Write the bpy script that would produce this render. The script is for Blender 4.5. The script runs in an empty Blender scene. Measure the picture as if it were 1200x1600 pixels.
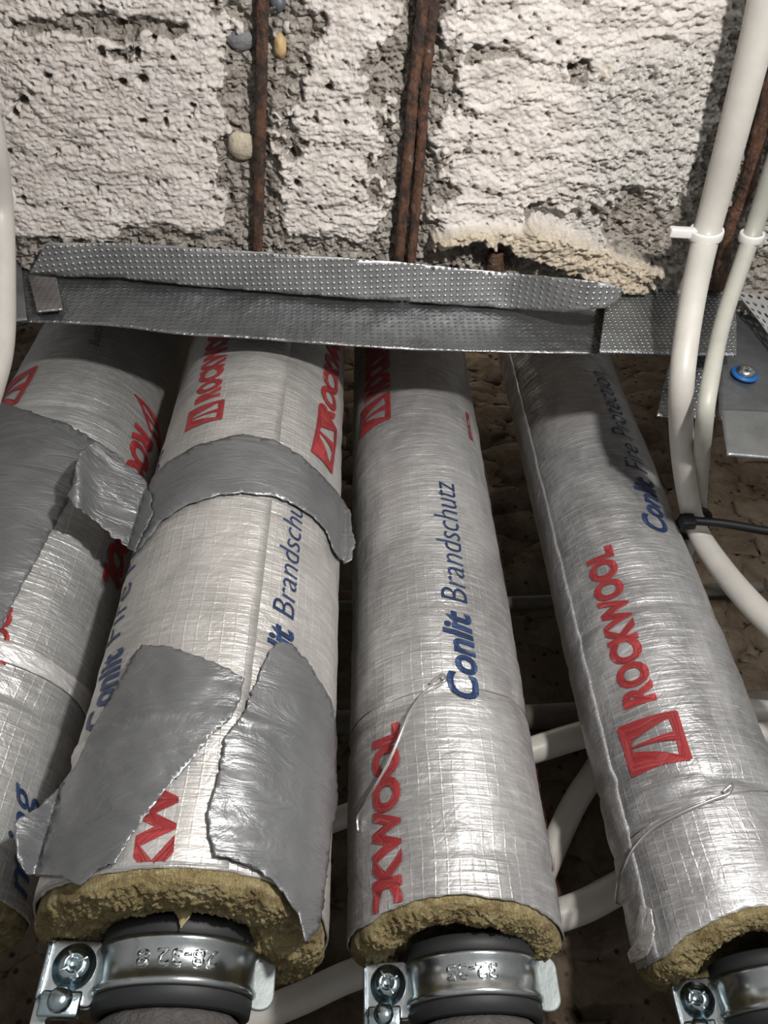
import bpy, bmesh, math, random
import numpy as np
from mathutils import Vector, Matrix, noise as mnoise

# ------------------------------------------------------------------ camera, world, lights
Z0 = 1.6                                    # lens height above the (unseen) floor
FPX = 1156.0                                # 26 mm phone lens, frame 1200x1600
_up = np.array([-35.0, 1200.0, -FPX]); _up /= np.linalg.norm(_up)
_f = np.array([0, 0, -1.0]); _f = _f - _f.dot(_up)*_up; _f /= np.linalg.norm(_f)
_r = np.cross(_f, _up)
MW = np.array([_r, _f, _up])                # world = MW @ camera
sc = bpy.context.scene
cd = bpy.data.cameras.new('camera'); cam = bpy.data.objects.new('camera', cd)
sc.collection.objects.link(cam); sc.camera = cam
cd.sensor_fit = 'VERTICAL'; cd.sensor_height = 36.0; cd.sensor_width = 27.0
cd.lens = FPX/1600*36.0; cd.clip_start = 0.01; cd.clip_end = 50
m4 = Matrix([list(MW[i])+[0] for i in range(3)]+[[0, 0, 0, 1]])
cam.matrix_world = Matrix.Translation((0, 0, Z0)) @ m4

w = bpy.data.worlds.new('world'); sc.world = w; w.use_nodes = True
nt = w.node_tree; bg = nt.nodes['Background']
tc = nt.nodes.new('ShaderNodeTexCoord'); sx = nt.nodes.new('ShaderNodeSeparateXYZ')
mr = nt.nodes.new('ShaderNodeMapRange'); cr = nt.nodes.new('ShaderNodeMix'); cr.data_type = 'RGBA'
nt.links.new(tc.outputs['Generated'], sx.inputs[0]); nt.links.new(sx.outputs['Y'], mr.inputs['Value'])
mr.inputs['From Min'].default_value = -1; mr.inputs['From Max'].default_value = 0.4
nt.links.new(mr.outputs[0], cr.inputs['Factor'])
cr.inputs['A'].default_value = (0.62, 0.61, 0.60, 1); cr.inputs['B'].default_value = (0.14, 0.135, 0.13, 1)
nt.links.new(cr.outputs['Result'], bg.inputs['Color']); bg.inputs['Strength'].default_value = 0.62

def area(name, loc, target, size, power, col=(1, 1, 1)):
    l = bpy.data.lights.new(name, 'AREA'); l.shape = 'DISK'; l.size = size; l.energy = power; l.color = col
    o = bpy.data.objects.new(name, l); sc.collection.objects.link(o)
    o.location = (loc[0], loc[1], loc[2]+Z0)
    d = Vector(target)-Vector(loc); o.rotation_euler = d.to_track_quat('-Z', 'Y').to_euler(); return o
area('work_lamp', (0.20, -0.14, 0.13), (0.0, 0.3, 0.33), 0.030, 3.6, (1.0, 0.965, 0.93))
area('rear_fill', (0.9, -1.5, -0.1), (0.0, 0.3, 0.3), 0.35, 5.0, (0.97, 0.985, 1.0))  # added broad fill from behind the viewer, no lamp known there
area('slot_lamp', (0.10, 0.50, 1.0), (0.12, 0.53, 0.4), 0.05, 0.35, (1.0, 0.86, 0.7))

vs = sc.view_settings; vs.view_transform = 'Standard'; vs.look = 'None'; vs.exposure = 0.0; vs.gamma = 1.0
vs.use_curve_mapping = False
random.seed(7)

# ------------------------------------------------------------------ geometry helpers
def ray(u, v):
    d = MW @ np.array([u-600.0, 800.0-v, -FPX]); return d/np.linalg.norm(d)
def V3(p): return Vector((float(p[0]), float(p[1]), float(p[2])+Z0))
def on_z(u, v, z):
    d = ray(u, v); return V3(d*z/d[2])
def on_y(u, v, y0, b=0.0):                  # vertical plane y = y0 + b x
    d = ray(u, v); return V3(d*y0/(d[1]-b*d[0]))
def at_r(u, v, rr):                         # horizontal distance rr
    d = ray(u, v); return V3(d*rr/math.hypot(d[0], d[1]))
def lerp(a, b, t): return a+(b-a)*t
def smooth(a, b, x):
    t = min(1, max(0, (x-a)/(b-a))); return t*t*(3-2*t)
def n3(x, y, z): return mnoise.noise(Vector((x, y, z)))
def interp(pts, x):
    return float(np.interp(x, [p[0] for p in pts], [p[1] for p in pts]))

def empty(name, loc, label, cat, group=None):
    o = bpy.data.objects.new(name, None); sc.collection.objects.link(o); o.location = loc
    o.empty_display_size = 0.02
    o['label'] = label; o['category'] = cat
    if group: o['group'] = group
    return o
def link(name, me, mat, parent=None, sm=True):
    o = bpy.data.objects.new(name, me); sc.collection.objects.link(o)
    if mat: me.materials.append(mat)
    if sm: me.polygons.foreach_set('use_smooth', [True]*len(me.polygons))
    if parent:
        o.parent = parent; me.transform(Matrix.Translation(-parent.matrix_basis.translation) if parent.parent is None else Matrix.Translation(-root_loc(parent)))
    return o
def root_loc(o):
    v = Vector((0, 0, 0))
    while o: v = v+o.location; o = o.parent
    return v
def mesh(name, vs_, fs, mat, parent=None, sm=True, uv=None):
    me = bpy.data.meshes.new(name); me.from_pydata([tuple(v) for v in vs_], [], fs)
    if uv is not None:
        L = me.uv_layers.new(name='UVMap'); li = np.empty(len(me.loops), dtype=np.int32)
        me.loops.foreach_get('vertex_index', li)
        L.data.foreach_set('uv', np.asarray(uv, dtype=np.float32)[li].ravel())
    me.update()
    return link(name, me, mat, parent, sm)
def from_bm(name, bm, mat, parent=None, sm=True):
    bmesh.ops.recalc_face_normals(bm, faces=bm.faces)
    me = bpy.data.meshes.new(name); bm.to_mesh(me); bm.free(); return link(name, me, mat, parent, sm)
def solid(o, t, off=-1, bev=0):
    m = o.modifiers.new('s', 'SOLIDIFY'); m.thickness = t; m.offset = off
    if bev:
        b = o.modifiers.new('b', 'BEVEL'); b.width = bev; b.segments = 2; b.limit_method = 'ANGLE'
    return o
def catmull(P, n):
    P = [np.array(p, float) for p in P]; Q = [2*P[0]-P[1]]+P+[2*P[-1]-P[-2]]; out = []
    for i in range(1, len(Q)-2):
        for k in range(n):
            t = k/n
            out.append(0.5*((2*Q[i])+(-Q[i-1]+Q[i+1])*t+(2*Q[i-1]-5*Q[i]+4*Q[i+1]-Q[i+2])*t*t+(-Q[i-1]+3*Q[i]-3*Q[i+1]+Q[i+2])*t**3))
    out.append(P[-1]); return out
def tube(name, P, R, mat, parent=None, n=16, seg=10, rough=0, seed=0, ribs=None, flat=1.0):
    P = [list(p)+[R[i] if isinstance(R, (list, tuple)) else R] for i, p in enumerate(P)]
    S = catmull(P, seg) if len(P) > 2 else [np.array(P[0])+(np.array(P[1])-np.array(P[0]))*k/max(2, seg) for k in range(max(2, seg)+1)]
    vs_, fs, uv = [], [], []
    ref = Vector((0.3, 0.9, 0.2)).normalized(); L = 0
    for i, s in enumerate(S):
        a = Vector(S[max(0, i-1)][:3]); b = Vector(S[min(len(S)-1, i+1)][:3]); T = (b-a).normalized()
        N = (ref-T*ref.dot(T)).normalized(); ref = N; B = T.cross(N)
        if i: L += (Vector(s[:3])-Vector(S[i-1][:3])).length
        for k in range(n):
            an = 2*math.pi*k/n; r = s[3]
            if rough: r *= 1+rough*n3(math.cos(an)*2+seed, math.sin(an)*2, L*160)+rough*.6*n3(math.cos(an)*6+seed, math.sin(an)*6, L*600)
            if ribs: r *= 1+ribs*(max(0, math.sin(L*2*math.pi/0.007+an*1.0))**4)
            vs_.append(Vector(s[:3])+(N*math.cos(an)+B*math.sin(an)*flat)*r); uv.append((an*r, L))
    for i in range(len(S)-1):
        for k in range(n):
            k2 = (k+1) % n; fs.append((i*n+k, i*n+k2, (i+1)*n+k2, (i+1)*n+k))
    fs.append(tuple(range(n-1, -1, -1))); fs.append(tuple((len(S)-1)*n+k for k in range(n)))
    return mesh(name, vs_, fs, mat, parent, True, uv)

# ------------------------------------------------------------------ material helpers
class NT:
    def __init__(s, name):
        s.m = bpy.data.materials.new(name); s.m.use_nodes = True; s.t = s.m.node_tree
        s.b = s.t.nodes['Principled BSDF']
    def n(s, typ, **k):
        x = s.t.nodes.new(typ)
        for a, v in k.items():
            if hasattr(x, a): setattr(x, a, v)
        return x
    def put(s, sock, v):
        if hasattr(v, 'is_output'): s.t.links.new(v, sock)
        elif isinstance(v, (tuple, list)) and len(v) == 3 and sock.type == 'RGBA': sock.default_value = (*v, 1)
        else: sock.default_value = v
    def math(s, op, a, b=0.0, c=None, clamp=False):
        x = s.n('ShaderNodeMath', operation=op, use_clamp=clamp); s.put(x.inputs[0], a); s.put(x.inputs[1], b)
        if c is not None: s.put(x.inputs[2], c)
        return x.outputs[0]
    def obj(s): return s.n('ShaderNodeTexCoord').outputs['Object']
    def uv(s): return s.n('ShaderNodeTexCoord').outputs['UV']
    def map(s, vec, scale=(1, 1, 1), loc=(0, 0, 0)):
        x = s.n('ShaderNodeMapping'); s.put(x.inputs['Vector'], vec); x.inputs['Scale'].default_value = scale
        x.inputs['Location'].default_value = loc; return x.outputs[0]
    def noise(s, vec, scale, detail=4, rough=.55, dist=0, col=False):
        x = s.n('ShaderNodeTexNoise'); s.put(x.inputs['Vector'], vec); x.inputs['Scale'].default_value = scale
        x.inputs['Detail'].default_value = detail; x.inputs['Roughness'].default_value = rough
        x.inputs['Distortion'].default_value = dist; return x.outputs['Color' if col else 'Fac']
    def vor(s, vec, scale, feature='F1', out='Distance', rnd=1):
        x = s.n('ShaderNodeTexVoronoi', feature=feature); s.put(x.inputs['Vector'], vec)
        x.inputs['Scale'].default_value = scale; x.inputs['Randomness'].default_value = rnd; return x.outputs[out]
    def ramp(s, f, stops, interp='LINEAR'):
        x = s.n('ShaderNodeValToRGB'); s.put(x.inputs[0], f); e = x.color_ramp.elements; x.color_ramp.interpolation = interp
        while len(e) < len(stops): e.new(0.5)
        for i, (p, c) in enumerate(stops):
            e[i].position = p; e[i].color = (c, c, c, 1) if isinstance(c, (int, float)) else (*c, 1)
        return x.outputs[0]
    def mix(s, f, a, b, mode='MIX'):
        x = s.n('ShaderNodeMix', data_type='RGBA', blend_type=mode); s.put(x.inputs['Factor'], f)
        s.put(x.inputs['A'], a); s.put(x.inputs['B'], b); return x.outputs['Result']
    def bump(s, h, strength=.5, dist=.001, prev=None):
        x = s.n('ShaderNodeBump'); s.put(x.inputs['Height'], h); x.inputs['Strength'].default_value = strength
        x.inputs['Distance'].default_value = dist
        if prev: s.put(x.inputs['Normal'], prev)
        return x.outputs[0]
    def attr(s, name):
        return s.n('ShaderNodeAttribute', attribute_name=name).outputs['Fac']
    def set(s, **k):
        names = dict(col='Base Color', rough='Roughness', metal='Metallic', normal='Normal', spec='Specular IOR Level', coat='Coat Weight', sheen='Sheen Weight')
        for a, v in k.items(): s.put(s.b.inputs[names[a]], v)
        return s.m

def scrim(t, uv, pitch=0.0062):
    # reinforcement yarns: a slightly wobbly square grid under the foil
    wob = t.noise(uv, 25, 2, .5, 0, True)
    a = t.n('ShaderNodeVectorMath', operation='MULTIPLY_ADD'); t.put(a.inputs[0], wob); a.inputs[1].default_value = (.004, .004, 0); t.put(a.inputs[2], uv)
    sp = t.n('ShaderNodeSeparateXYZ'); t.put(sp.inputs[0], a.outputs[0])
    ls = []
    for k, wd in (('X', .10), ('Y', .12)):
        f = t.math('FRACT', t.math('DIVIDE', sp.outputs[k], pitch))
        d = t.math('ABSOLUTE', t.math('SUBTRACT', f, .5))
        ls.append(t.ramp(d, [(0, 1), (wd, 0)]))
    return t.math('MAXIMUM', ls[0], ls[1]), ls

def foil_bump(t, uv, seed, crink=1.0):
    g, ls = scrim(t, uv)
    hoop = t.noise(t.map(uv, (28, 420, 1), (seed, seed, 0)), 1, 3, .6)
    soft = t.noise(t.map(uv, (34, 48, 1), (seed, 3, 0)), 1, 5, .60, .8)
    msk = t.ramp(t.noise(t.map(uv, (16, 22, 1), (seed, 9, 0)), 1, 3, .6), [(.38, .15), (.62, 1)])
    g = t.math('MULTIPLY', g, msk)
    crease = t.vor(t.map(uv, (60, 110, 1), (seed*2, 1, 0)), 1, 'DISTANCE_TO_EDGE')
    crease = t.ramp(crease, [(0, 0), (.06, 1)])
    fine = t.noise(uv, 900, 3, .6)
    n = t.bump(soft, .62*crink, .0024)
    n = t.bump(hoop, .50*crink, .0012, n)
    n = t.bump(crease, .12*crink, .0006, n)
    n = t.bump(g, .36, .0005, n)
    n = t.bump(fine, .12, .0003, n)
    return n, g, ls, soft
def m_foil(name, seed, tint=(.63, .625, .615), metal=.60, crink=1.0, rough=.45, blo=.35):
    t = NT(name); uv = t.uv(); n, g, ls, soft = foil_bump(t, uv, seed, crink)
    scr = t.noise(t.map(uv, (50, 330, 1), (seed, 0, 0)), 1, 7, .8)
    big = t.noise(uv, 14, 3, .6)
    bb = t.noise(t.map(uv, (15, 9, 1), (seed, 2, 0)), 1, 5, .62, .5)
    c = t.mix(t.math('MULTIPLY', t.ramp(bb, [(.42, 0), (.60, 1)]), blo), tint, tuple(x*.40 for x in tint))
    c = t.mix(t.ramp(scr, [(.5, 0), (.66, .45)]), c, (.84, .83, .81))
    c = t.mix(t.ramp(scr, [(.33, .35), (.48, 0)]), c, (.36, .36, .36))
    c = t.mix(t.math('MULTIPLY', g, .16), c, (.85, .84, .82))
    r = t.math('ADD', t.math('MULTIPLY', t.noise(uv, 22, 6, .70), .60), rough-.30)
    return t.set(col=c, metal=metal, rough=r, normal=n)
def m_print(name, col, seed):
    t = NT(name); uv = t.uv(); n, g, ls, soft = foil_bump(t, uv, seed)
    wear = t.ramp(t.noise(t.map(uv, (120, 300, 1)), 1, 6, .75), [(.60, 0), (.75, .55)])
    f = t.math('MAXIMUM', t.math('MULTIPLY', g, .45), wear)
    c = t.mix(f, col, (.62, .55, .53))
    return t.set(col=c, metal=.25, rough=.42, normal=n)
FOIL = [m_foil('foil_%d' % i, i*7.3+1, tn, blo=bl) for i, (tn, bl) in enumerate([((.50, .50, .49), .35), ((.56, .545, .52), .3), ((.49, .485, .48), .5), ((.50, .50, .505), .75)])]
RED = m_print('red_print', (.40, .030, .035), 3.0)
BLUE = m_print('blue_print', (.016, .050, .155), 5.0)

def m_tape(name, col=(.20, .205, .21), seed=0, wr=1.0):
    t = NT(name); p = t.obj()
    a = t.noise(t.map(p, (26, 26, 75), (seed, 0, 0)), 1, 5, .62, 1.0)
    b = t.noise(t.map(p, (300, 300, 500), (seed, 0, 0)), 1, 3, .6)
    n = t.bump(a, .6*wr, .0030); n = t.bump(b, .18, .0005, n)
    c = t.mix(t.ramp(t.noise(p, 30, 4), [(.4, 0), (.65, 1)]), col, tuple(x*1.25 for x in col))
    return t.set(col=c, metal=.55, rough=t.math('ADD', t.math('MULTIPLY', t.noise(p, 90, 3), .2), .30), normal=n)
TAPE = m_tape('duct_tape', (.185, .19, .195)); TAPEW = m_tape('crumpled_tape', (.20, .205, .21), 4, 2.2)
TORN = m_tape('torn_foil', (.70, .69, .68), 4, 2.5)
def simple(name, col, rough=.5, metal=0.0, bs=0, bstr=.2, bd=.0005, var=0.0, spec=.5):
    t = NT(name); p = t.obj(); c = col
    if var: c = t.mix(t.ramp(t.noise(p, 60, 5, .65), [(.35, 0), (.65, 1)]), col, tuple(x*(1-var) for x in col))
    k = dict(col=c, rough=rough, metal=metal, spec=spec)
    if bs: k['normal'] = t.bump(t.noise(p, bs, 5, .6), bstr, bd)
    return t.set(**k)
ZINC = simple('zinc', (.62, .66, .67), .22, 1.0, 120, .25, .0006, .2)
ZINCB = simple('blue_zinc', (.50, .60, .64), .2, 1.0, 200, .4, .0008, .3)
DULLZ = simple('dull_zinc', (.22, .245, .24), .5, .6, 120, .4, .001, .3)
RUBBER = simple('rubber', (.018, .019, .020), .6, 0, 300, .2, .0004)
IRON = simple('rough_iron', (.085, .080, .078), .75, 0, 420, .9, .0016, .35)
PVC = simple('white_conduit', (.52, .50, .46), .42, 0, 90, .06, .0004, .10)
PVCG = simple('grey_conduit', (.42, .42, .37), .45, 0, 90, .06, .0004, .12)
PVCD = simple('shaded_conduit', (.10, .088, .07), .8, 0, 200, .4, .0008, .4)  # grey conduit darkened; the dimness behind the pipes is put into its colour
TIEW = simple('white_nylon', (.72, .71, .68), .4)
BLACK = simple('black_nylon', (.006, .006, .007), .55, spec=.3)
BLUEW = simple('blue_washer', (.01, .10, .32), .4)
WIRE = simple('binding_wire', (.78, .77, .75), .22, 1.0)
def m_galv(name, dim=None, col=(.42, .44, .45), pitch=.0042, crump=1.0, dd=.0011, rg=.26):
    t = NT(name); uv = t.uv(); p = t.obj()
    sp = t.vor(p, 90, 'F1', 'Color')
    c = t.mix(t.ramp(t.noise(p, 45, 5, .65), [(.35, 0), (.65, 1)]), col, tuple(x*.72 for x in col))
    n = t.bump(t.noise(p, 38, 5, .62, .8), .45*crump, .002*crump)
    if dim:
        u2 = t.map(uv, (1/pitch, 1/pitch, 1))
        hx = t.vor(t.n('ShaderNodeVectorRotate') and t.map(uv, (1/pitch, 1/pitch*1.15, 1)), 1, 'F1', 'Distance', .0)
        n = t.bump(t.ramp(hx, [(.0, 1), (.17, .6), (.30, 0)]), abs(dim), dd*(1 if dim > 0 else -1), n)
    return t.set(col=c, metal=.85, rough=t.math('ADD', t.math('MULTIPLY', t.noise(p, 70, 4), .22), rg), normal=n)
GALV = m_galv('galvanised', None); GALVD = m_galv('galvanised_dimpled', .8)
FLANGE = m_galv('embossed_strip', .8, (.47, .475, .475), .0046, .6, .0010, .36)

def m_wool(name='mineral_wool', k=1.0):
    t = NT(name); p = t.obj()
    a = t.noise(t.map(p, (60, 60, 130)), 1, 6, .7, 1.0)
    f = t.noise(t.map(p, (900, 900, 260)), 1, 3, .7)
    c = t.ramp(a, [(.28, (.12, .085, .034)), (.43, (.31, .235, .10)), (.58, (.50, .41, .20)), (.78, (.68, .60, .38))])
    c = t.mix(t.ramp(f, [(.4, .35), (.62, 0)]), c, (.07, .05, .02)); c = t.mix(k-1, c, (.75, .60, .36)) if k > 1 else c
    n = t.bump(a, .9, .003); n = t.bump(f, 1.0, .0022, n); n = t.bump(t.noise(t.map(p, (500, 1400, 700)), 1, 4, .8), 1.0, .0016, n)
    return t.set(col=c, rough=1.0, normal=n, spec=.08, sheen=.15)
WOOL = m_wool(); TUFT = m_wool('wool_tuft', 1.45)
def m_rust():
    t = NT('rusty_steel'); p = t.obj()
    a = t.noise(t.map(p, (75, 45, 75)), 1, 9, .86); b = t.noise(p, 600, 4, .7)
    c = t.ramp(a, [(.30, (.02, .014, .012)), (.45, (.040, .027, .022)), (.50, (.085, .046, .030)), (.55, (.19, .075, .030)), (.57, (.06, .045, .038)), (.61, (.16, .14, .125)), (.68, (.40, .38, .35))])
    n = t.bump(a, .9, .002); n = t.bump(b, .8, .0008, n)
    return t.set(col=c, rough=.75, metal=.1, normal=n)
RUST = m_rust()
def m_concrete():
    t = NT('broken_plastered_concrete'); p = t.obj(); e = t.attr('expo'); wm = t.attr('warm'); gr = t.attr('grey')
    a = t.noise(p, 55, 8, .7); b = t.noise(p, 420, 5, .75); b2 = t.noise(p, 1400, 3, .7)
    paint = t.ramp(a, [(.3, (.62, .57, .52)), (.5, (.76, .71, .66)), (.7, (.84, .80, .76))])
    ca = t.vor(p, 210, 'F1', 'Color'); sepc = t.n('ShaderNodeSeparateXYZ'); t.put(sepc.inputs[0], ca)
    agg = t.ramp(sepc.outputs[0], [(0, (.27, .235, .205)), (.35, (.43, .39, .34)), (.55, (.33, .30, .275)), (.75, (.49, .45, .40)), (.92, (.64, .60, .54))], 'CONSTANT')
    agg = t.mix(t.ramp(b, [(.4, .0), (.6, .85)]), agg, (.46, .425, .38))
    agg = t.mix(t.ramp(b2, [(.42, .4), (.55, 0)]), agg, (.16, .14, .12))
    greyc = t.ramp(b, [(.36, (.22, .215, .20)), (.47, (.50, .49, .46)), (.6, (.70, .68, .64))])
    c = t.mix(t.math('MULTIPLY', gr, .8, clamp=True), paint, greyc)
    c = t.mix(wm, c, t.ramp(b, [(.35, (.45, .37, .27)), (.6, (.70, .62, .50))]))
    edge = t.math('ADD', e, t.math('MULTIPLY', t.math('SUBTRACT', b, .5), .9))
    c = t.mix(t.ramp(edge, [(.42, 0), (.56, 1)]), c, agg)
    n = t.bump(a, .5, .0025); n = t.bump(b, .85, .0014, n); n = t.bump(b2, .8, .0006, n)
    return t.set(col=c, rough=.9, normal=n, spec=.2)
CONC = m_concrete()
def m_wall():
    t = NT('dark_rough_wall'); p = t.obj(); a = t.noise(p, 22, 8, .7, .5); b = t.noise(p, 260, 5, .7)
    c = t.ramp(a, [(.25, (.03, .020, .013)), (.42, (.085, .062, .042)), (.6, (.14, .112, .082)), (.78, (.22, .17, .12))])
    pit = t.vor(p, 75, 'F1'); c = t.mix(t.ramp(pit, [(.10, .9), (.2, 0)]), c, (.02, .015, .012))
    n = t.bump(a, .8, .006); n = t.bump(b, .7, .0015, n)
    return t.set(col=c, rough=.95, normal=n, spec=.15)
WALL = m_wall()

# ------------------------------------------------------------------ fast lattice noise for the slab
rng = np.random.RandomState(11)
_tab = rng.rand(256, 256)
def vn(x, y):
    xi = np.floor(x).astype(int); yi = np.floor(y).astype(int); fx = x-xi; fy = y-yi
    fx = fx*fx*(3-2*fx); fy = fy*fy*(3-2*fy)
    g = lambda i, j: _tab[(xi+i) % 256, (yi+j) % 256]
    return (g(0, 0)*(1-fx)+g(1, 0)*fx)*(1-fy)+(g(0, 1)*(1-fx)+g(1, 1)*fx)*fy-.5
def fbm(x, y, o=5, gain=.5):
    s = 0; a = 1
    for k in range(o): s = s+a*vn(x*2**k+17.3*k, y*2**k+9.1*k); a *= gain
    return s
_jit = rng.rand(256, 256, 3)
def worley(x, y):
    xi = np.floor(x).astype(int); yi = np.floor(y).astype(int); best = np.full(x.shape, 9.0); idv = np.zeros(x.shape)
    for i in (-1, 0, 1):
        for j in (-1, 0, 1):
            jx = _jit[(xi+i) % 256, (yi+j) % 256]
            d = np.hypot(xi+i+jx[..., 0]-x, yi+j+jx[..., 1]-y); m = d < best
            best = np.where(m, d, best); idv = np.where(m, jx[..., 2], idv)
    return best, idv
def project(X, Y, Z):
    P = np.stack([X, Y, Z], -1) @ MW
    return 600+FPX*P[..., 0]/-P[..., 2], 800-FPX*P[..., 1]/-P[..., 2]
def sst(a, b, x):
    t = np.clip((x-a)/(b-a), 0, 1); return t*t*(3-2*t)

# ------------------------------------------------------------------ ceiling slab (chiselled, plaster and bare aggregate)
ZC = 0.514
WA, WB = 0.2945, 0.10                      # profile web plane  y = WA + WB x
def build_ceiling():
    nx, ny = 900, 420
    xs = np.linspace(-.36, .40, nx); ys = np.linspace(-.02, .345, ny)
    X, Y = np.meshgrid(xs, ys)
    U, Vv = project(X, Y, np.full_like(X, ZC))
    jit = fbm(X*60, Y*60, 5)*60                      # ragged borders, px
    jit2 = fbm(X*220+5, Y*220, 4)*26
    Uj = U+jit+jit2
    def band(pts, wl, wr):
        c = np.interp(Vv, [p[0] for p in pts], [p[1] for p in pts])
        wl = np.interp(Vv, [p[0] for p in wl], [p[1] for p in wl]); wr = np.interp(Vv, [p[0] for p in wr], [p[1] for p in wr])
        d = Uj-c
        return np.where(d < 0, 1-sst(.75, 1.15, -d/wl), 1-sst(.75, 1.15, d/wr)), np.abs(U-c)
    b1, d1 = band([(0, 411), (390, 404)], [(0, 70), (90, 62), (200, 55), (390, 45)], [(0, 80), (60, 70), (120, 42), (390, 30)])
    b2, d2 = band([(0, 667), (200, 650), (400, 630)], [(0, 40), (100, 70), (250, 55), (400, 50)], [(0, 30), (150, 45), (300, 60), (400, 55)])
    b3, d3 = band([(0, 1185), (200, 1140), (400, 1085)], [(0, 25), (100, 20), (250, 35), (400, 60)], [(0, 400), (400, 60)])
    b4, d4 = band([(0, 1300), (150, 1196), (330, 1140), (430, 1125)], [(0, 20), (430, 22)], [(0, 40), (430, 30)])
    patch = lambda cx, cy, rx, ry: 1-sst(.7, 1.2, np.hypot((Uj-cx)/rx, (Vv+jit*.5-cy)/ry))
    edge_v = np.interp(U, [0, 180, 200, 240, 400, 560, 700, 790, 900, 1000, 1200], [366, 372, 352, 352, 362, 372, 380, 352, 400, 350, 395])
    be = sst(-6, 10, Vv+jit*.25-edge_v)
    pa = np.maximum.reduce([patch(60, 40, 45, 16)*.8, patch(130, 35, 60, 22), patch(215, 45, 70, 22), patch(185, 82, 22, 15),
                            patch(1000, 360, 60, 60), patch(770, 92, 60, 12)*.8, patch(900, 110, 34, 22), patch(840, 330, 45, 16), patch(520, 20, 10, 30)*0])
    def segd(ax, ay, bx, by):
        t = np.clip(((Uj-ax)*(bx-ax)+(Vv-ay)*(by-ay))/((bx-ax)**2+(by-ay)**2), 0, 1); return np.hypot(Uj-ax-t*(bx-ax), Vv+jit*.3-ay-t*(by-ay))
    chunk = np.maximum(1-sst(20, 34, segd(815, 368, 985, 424)), .8*(1-sst(8, 18, segd(700, 380, 790, 362))))
    E = np.maximum.reduce([b1, b2, b3*.9, b4, be, pa])
    E = E*(1-chunk)
    grey = np.clip(sst(880, 1010, Uj+.15*Vv)*.9*sst(60, 160, Vv+(U-900)*.3)+.25*patch(570, 130, 60, 60), 0, 1)
    warm = np.clip(chunk+patch(720, 385, 90, 22)*.7+patch(960, 120, 20, 20)*.6+patch(1160, 425, 50, 25)*.6, 0, 1)
    # heights, positive = out of the slab, towards the viewer
    ridg = fbm(X*38, Y*150+fbm(X*30, Y*30, 2)*3.0, 4)*.0042
    # long hand-chiselled strokes in the right half
    st = fbm(X*20+3, Y*95+2, 3)
    soft = fbm(X*16, Y*16, 3)*.006
    fine = fbm(X*380, Y*700, 4, .62)*.0020
    med = (1-2*np.abs(fbm(X*85, Y*230, 4, .6)))*.0015*(.35+1.6*sst(-.3, .35, fbm(X*25+40, Y*25, 3)))
    d, idv = worley(X*150, Y*150); agg = np.sqrt(np.clip(1-(d/.62)**2, 0, 1))*.0036*(idv > .3)*(.4+idv)
    lf = .62+.38*sst(380, 720, U)
    H = soft+ridg*lf+fine+med*lf+np.clip(st, 0, 1)*.002
    H = H*(1-E)+E*(-.0050+soft*.6+agg*.75+fine*1.6+fbm(X*90, Y*90, 5, .6)*.004)
    H += grey*(1-E)*(fbm(X*330, Y*420, 3, .6)*.004)
    # gouges next to the bars
    H -= .005*np.exp(-(d1/16)**2)+.006*np.exp(-(d2/24)**2)+.004*np.exp(-(d4/18)**2)
    # hanging chunk of render above the profile
    H += .011*chunk-.010*patch(770, 400, 40, 18)+.006*patch(735, 372, 40, 12)
    H -= .010*patch(905, 352, 60, 16)*(1-chunk)
    # voids
    pt, pid = worley(X*55+3, Y*55+8); hole = (pid > .70)*(1-sst(.05, .12+.10*(pid-.7), pt)); H -= hole*.006
    pt, pid = worley(X*120+30, Y*120+8); H -= (pid > .62)*(1-sst(.08, .16, pt))*.004
    for (hx, hy, r) in [(462, 243, 11), (222, 125, 9), (75, 118, 7), (35, 157, 11), (22, 175, 7), (515, 139, 7), (190, 128, 8), (258, 177, 4), (258, 192, 5), (222, 192, 7), (465, 288, 7), (270, 225, 4), (160, 8, 5), (36, 312, 6), (790, 65, 4), (895, 108, 9), (190, 35, 8), (215, 78, 6), (453, 250, 8), (14, 240, 5), (245, 290, 3), (300, 165, 5), (575, 250, 5), (60, 95, 4), (100, 330, 4), (150, 300, 4), (330, 290, 4), (120, 235, 3), (500, 325, 4), (540, 190, 4), (550, 290, 3), (480, 105, 4), (85, 245, 4), (720, 170, 4), (760, 300, 3), (830, 60, 4), (690, 290, 4), (875, 70, 4), (745, 215, 3), (270, 90, 5), (240, 60, 5)]:
        q = 1-sst(.6, 1.1, np.hypot(U-hx+jit2*.15, Vv-hy+jit2*.2)/r); H -= .011*q; E = np.maximum(E, q)
    Zz = ZC-H
    # broken far lip of the slab, then the riser of the slot behind it
    lim = WA+WB*X+.004
    co = np.stack([X, np.minimum(Y, lim), Zz+np.clip(Y-lim, 0, 1)*14+Z0], -1).reshape(-1, 3).astype(np.float32)
    idx = np.arange(nx*ny).reshape(ny, nx)
    F = np.stack([idx[:-1, :-1], idx[1:, :-1], idx[1:, 1:], idx[:-1, 1:]], -1).reshape(-1, 4)
    me = bpy.data.meshes.new('ceiling'); me.vertices.add(len(co)); me.vertices.foreach_set('co', co.ravel())
    me.loops.add(F.size); me.loops.foreach_set('vertex_index', F.ravel().astype(np.int32))
    me.polygons.add(len(F)); me.polygons.foreach_set('loop_start', np.arange(0, F.size, 4, dtype=np.int32))
    me.update(calc_edges=True)
    for nm, A in (('expo', E), ('grey', grey), ('warm', warm)):
        at = me.attributes.new(nm, 'FLOAT', 'POINT'); at.data.foreach_set('value', A.ravel().astype(np.float32))
    o = link('ceiling', me, CONC, None, True); o['kind'] = 'structure'
    # the slab above and around the detailed face
    bm = bmesh.new()
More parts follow.
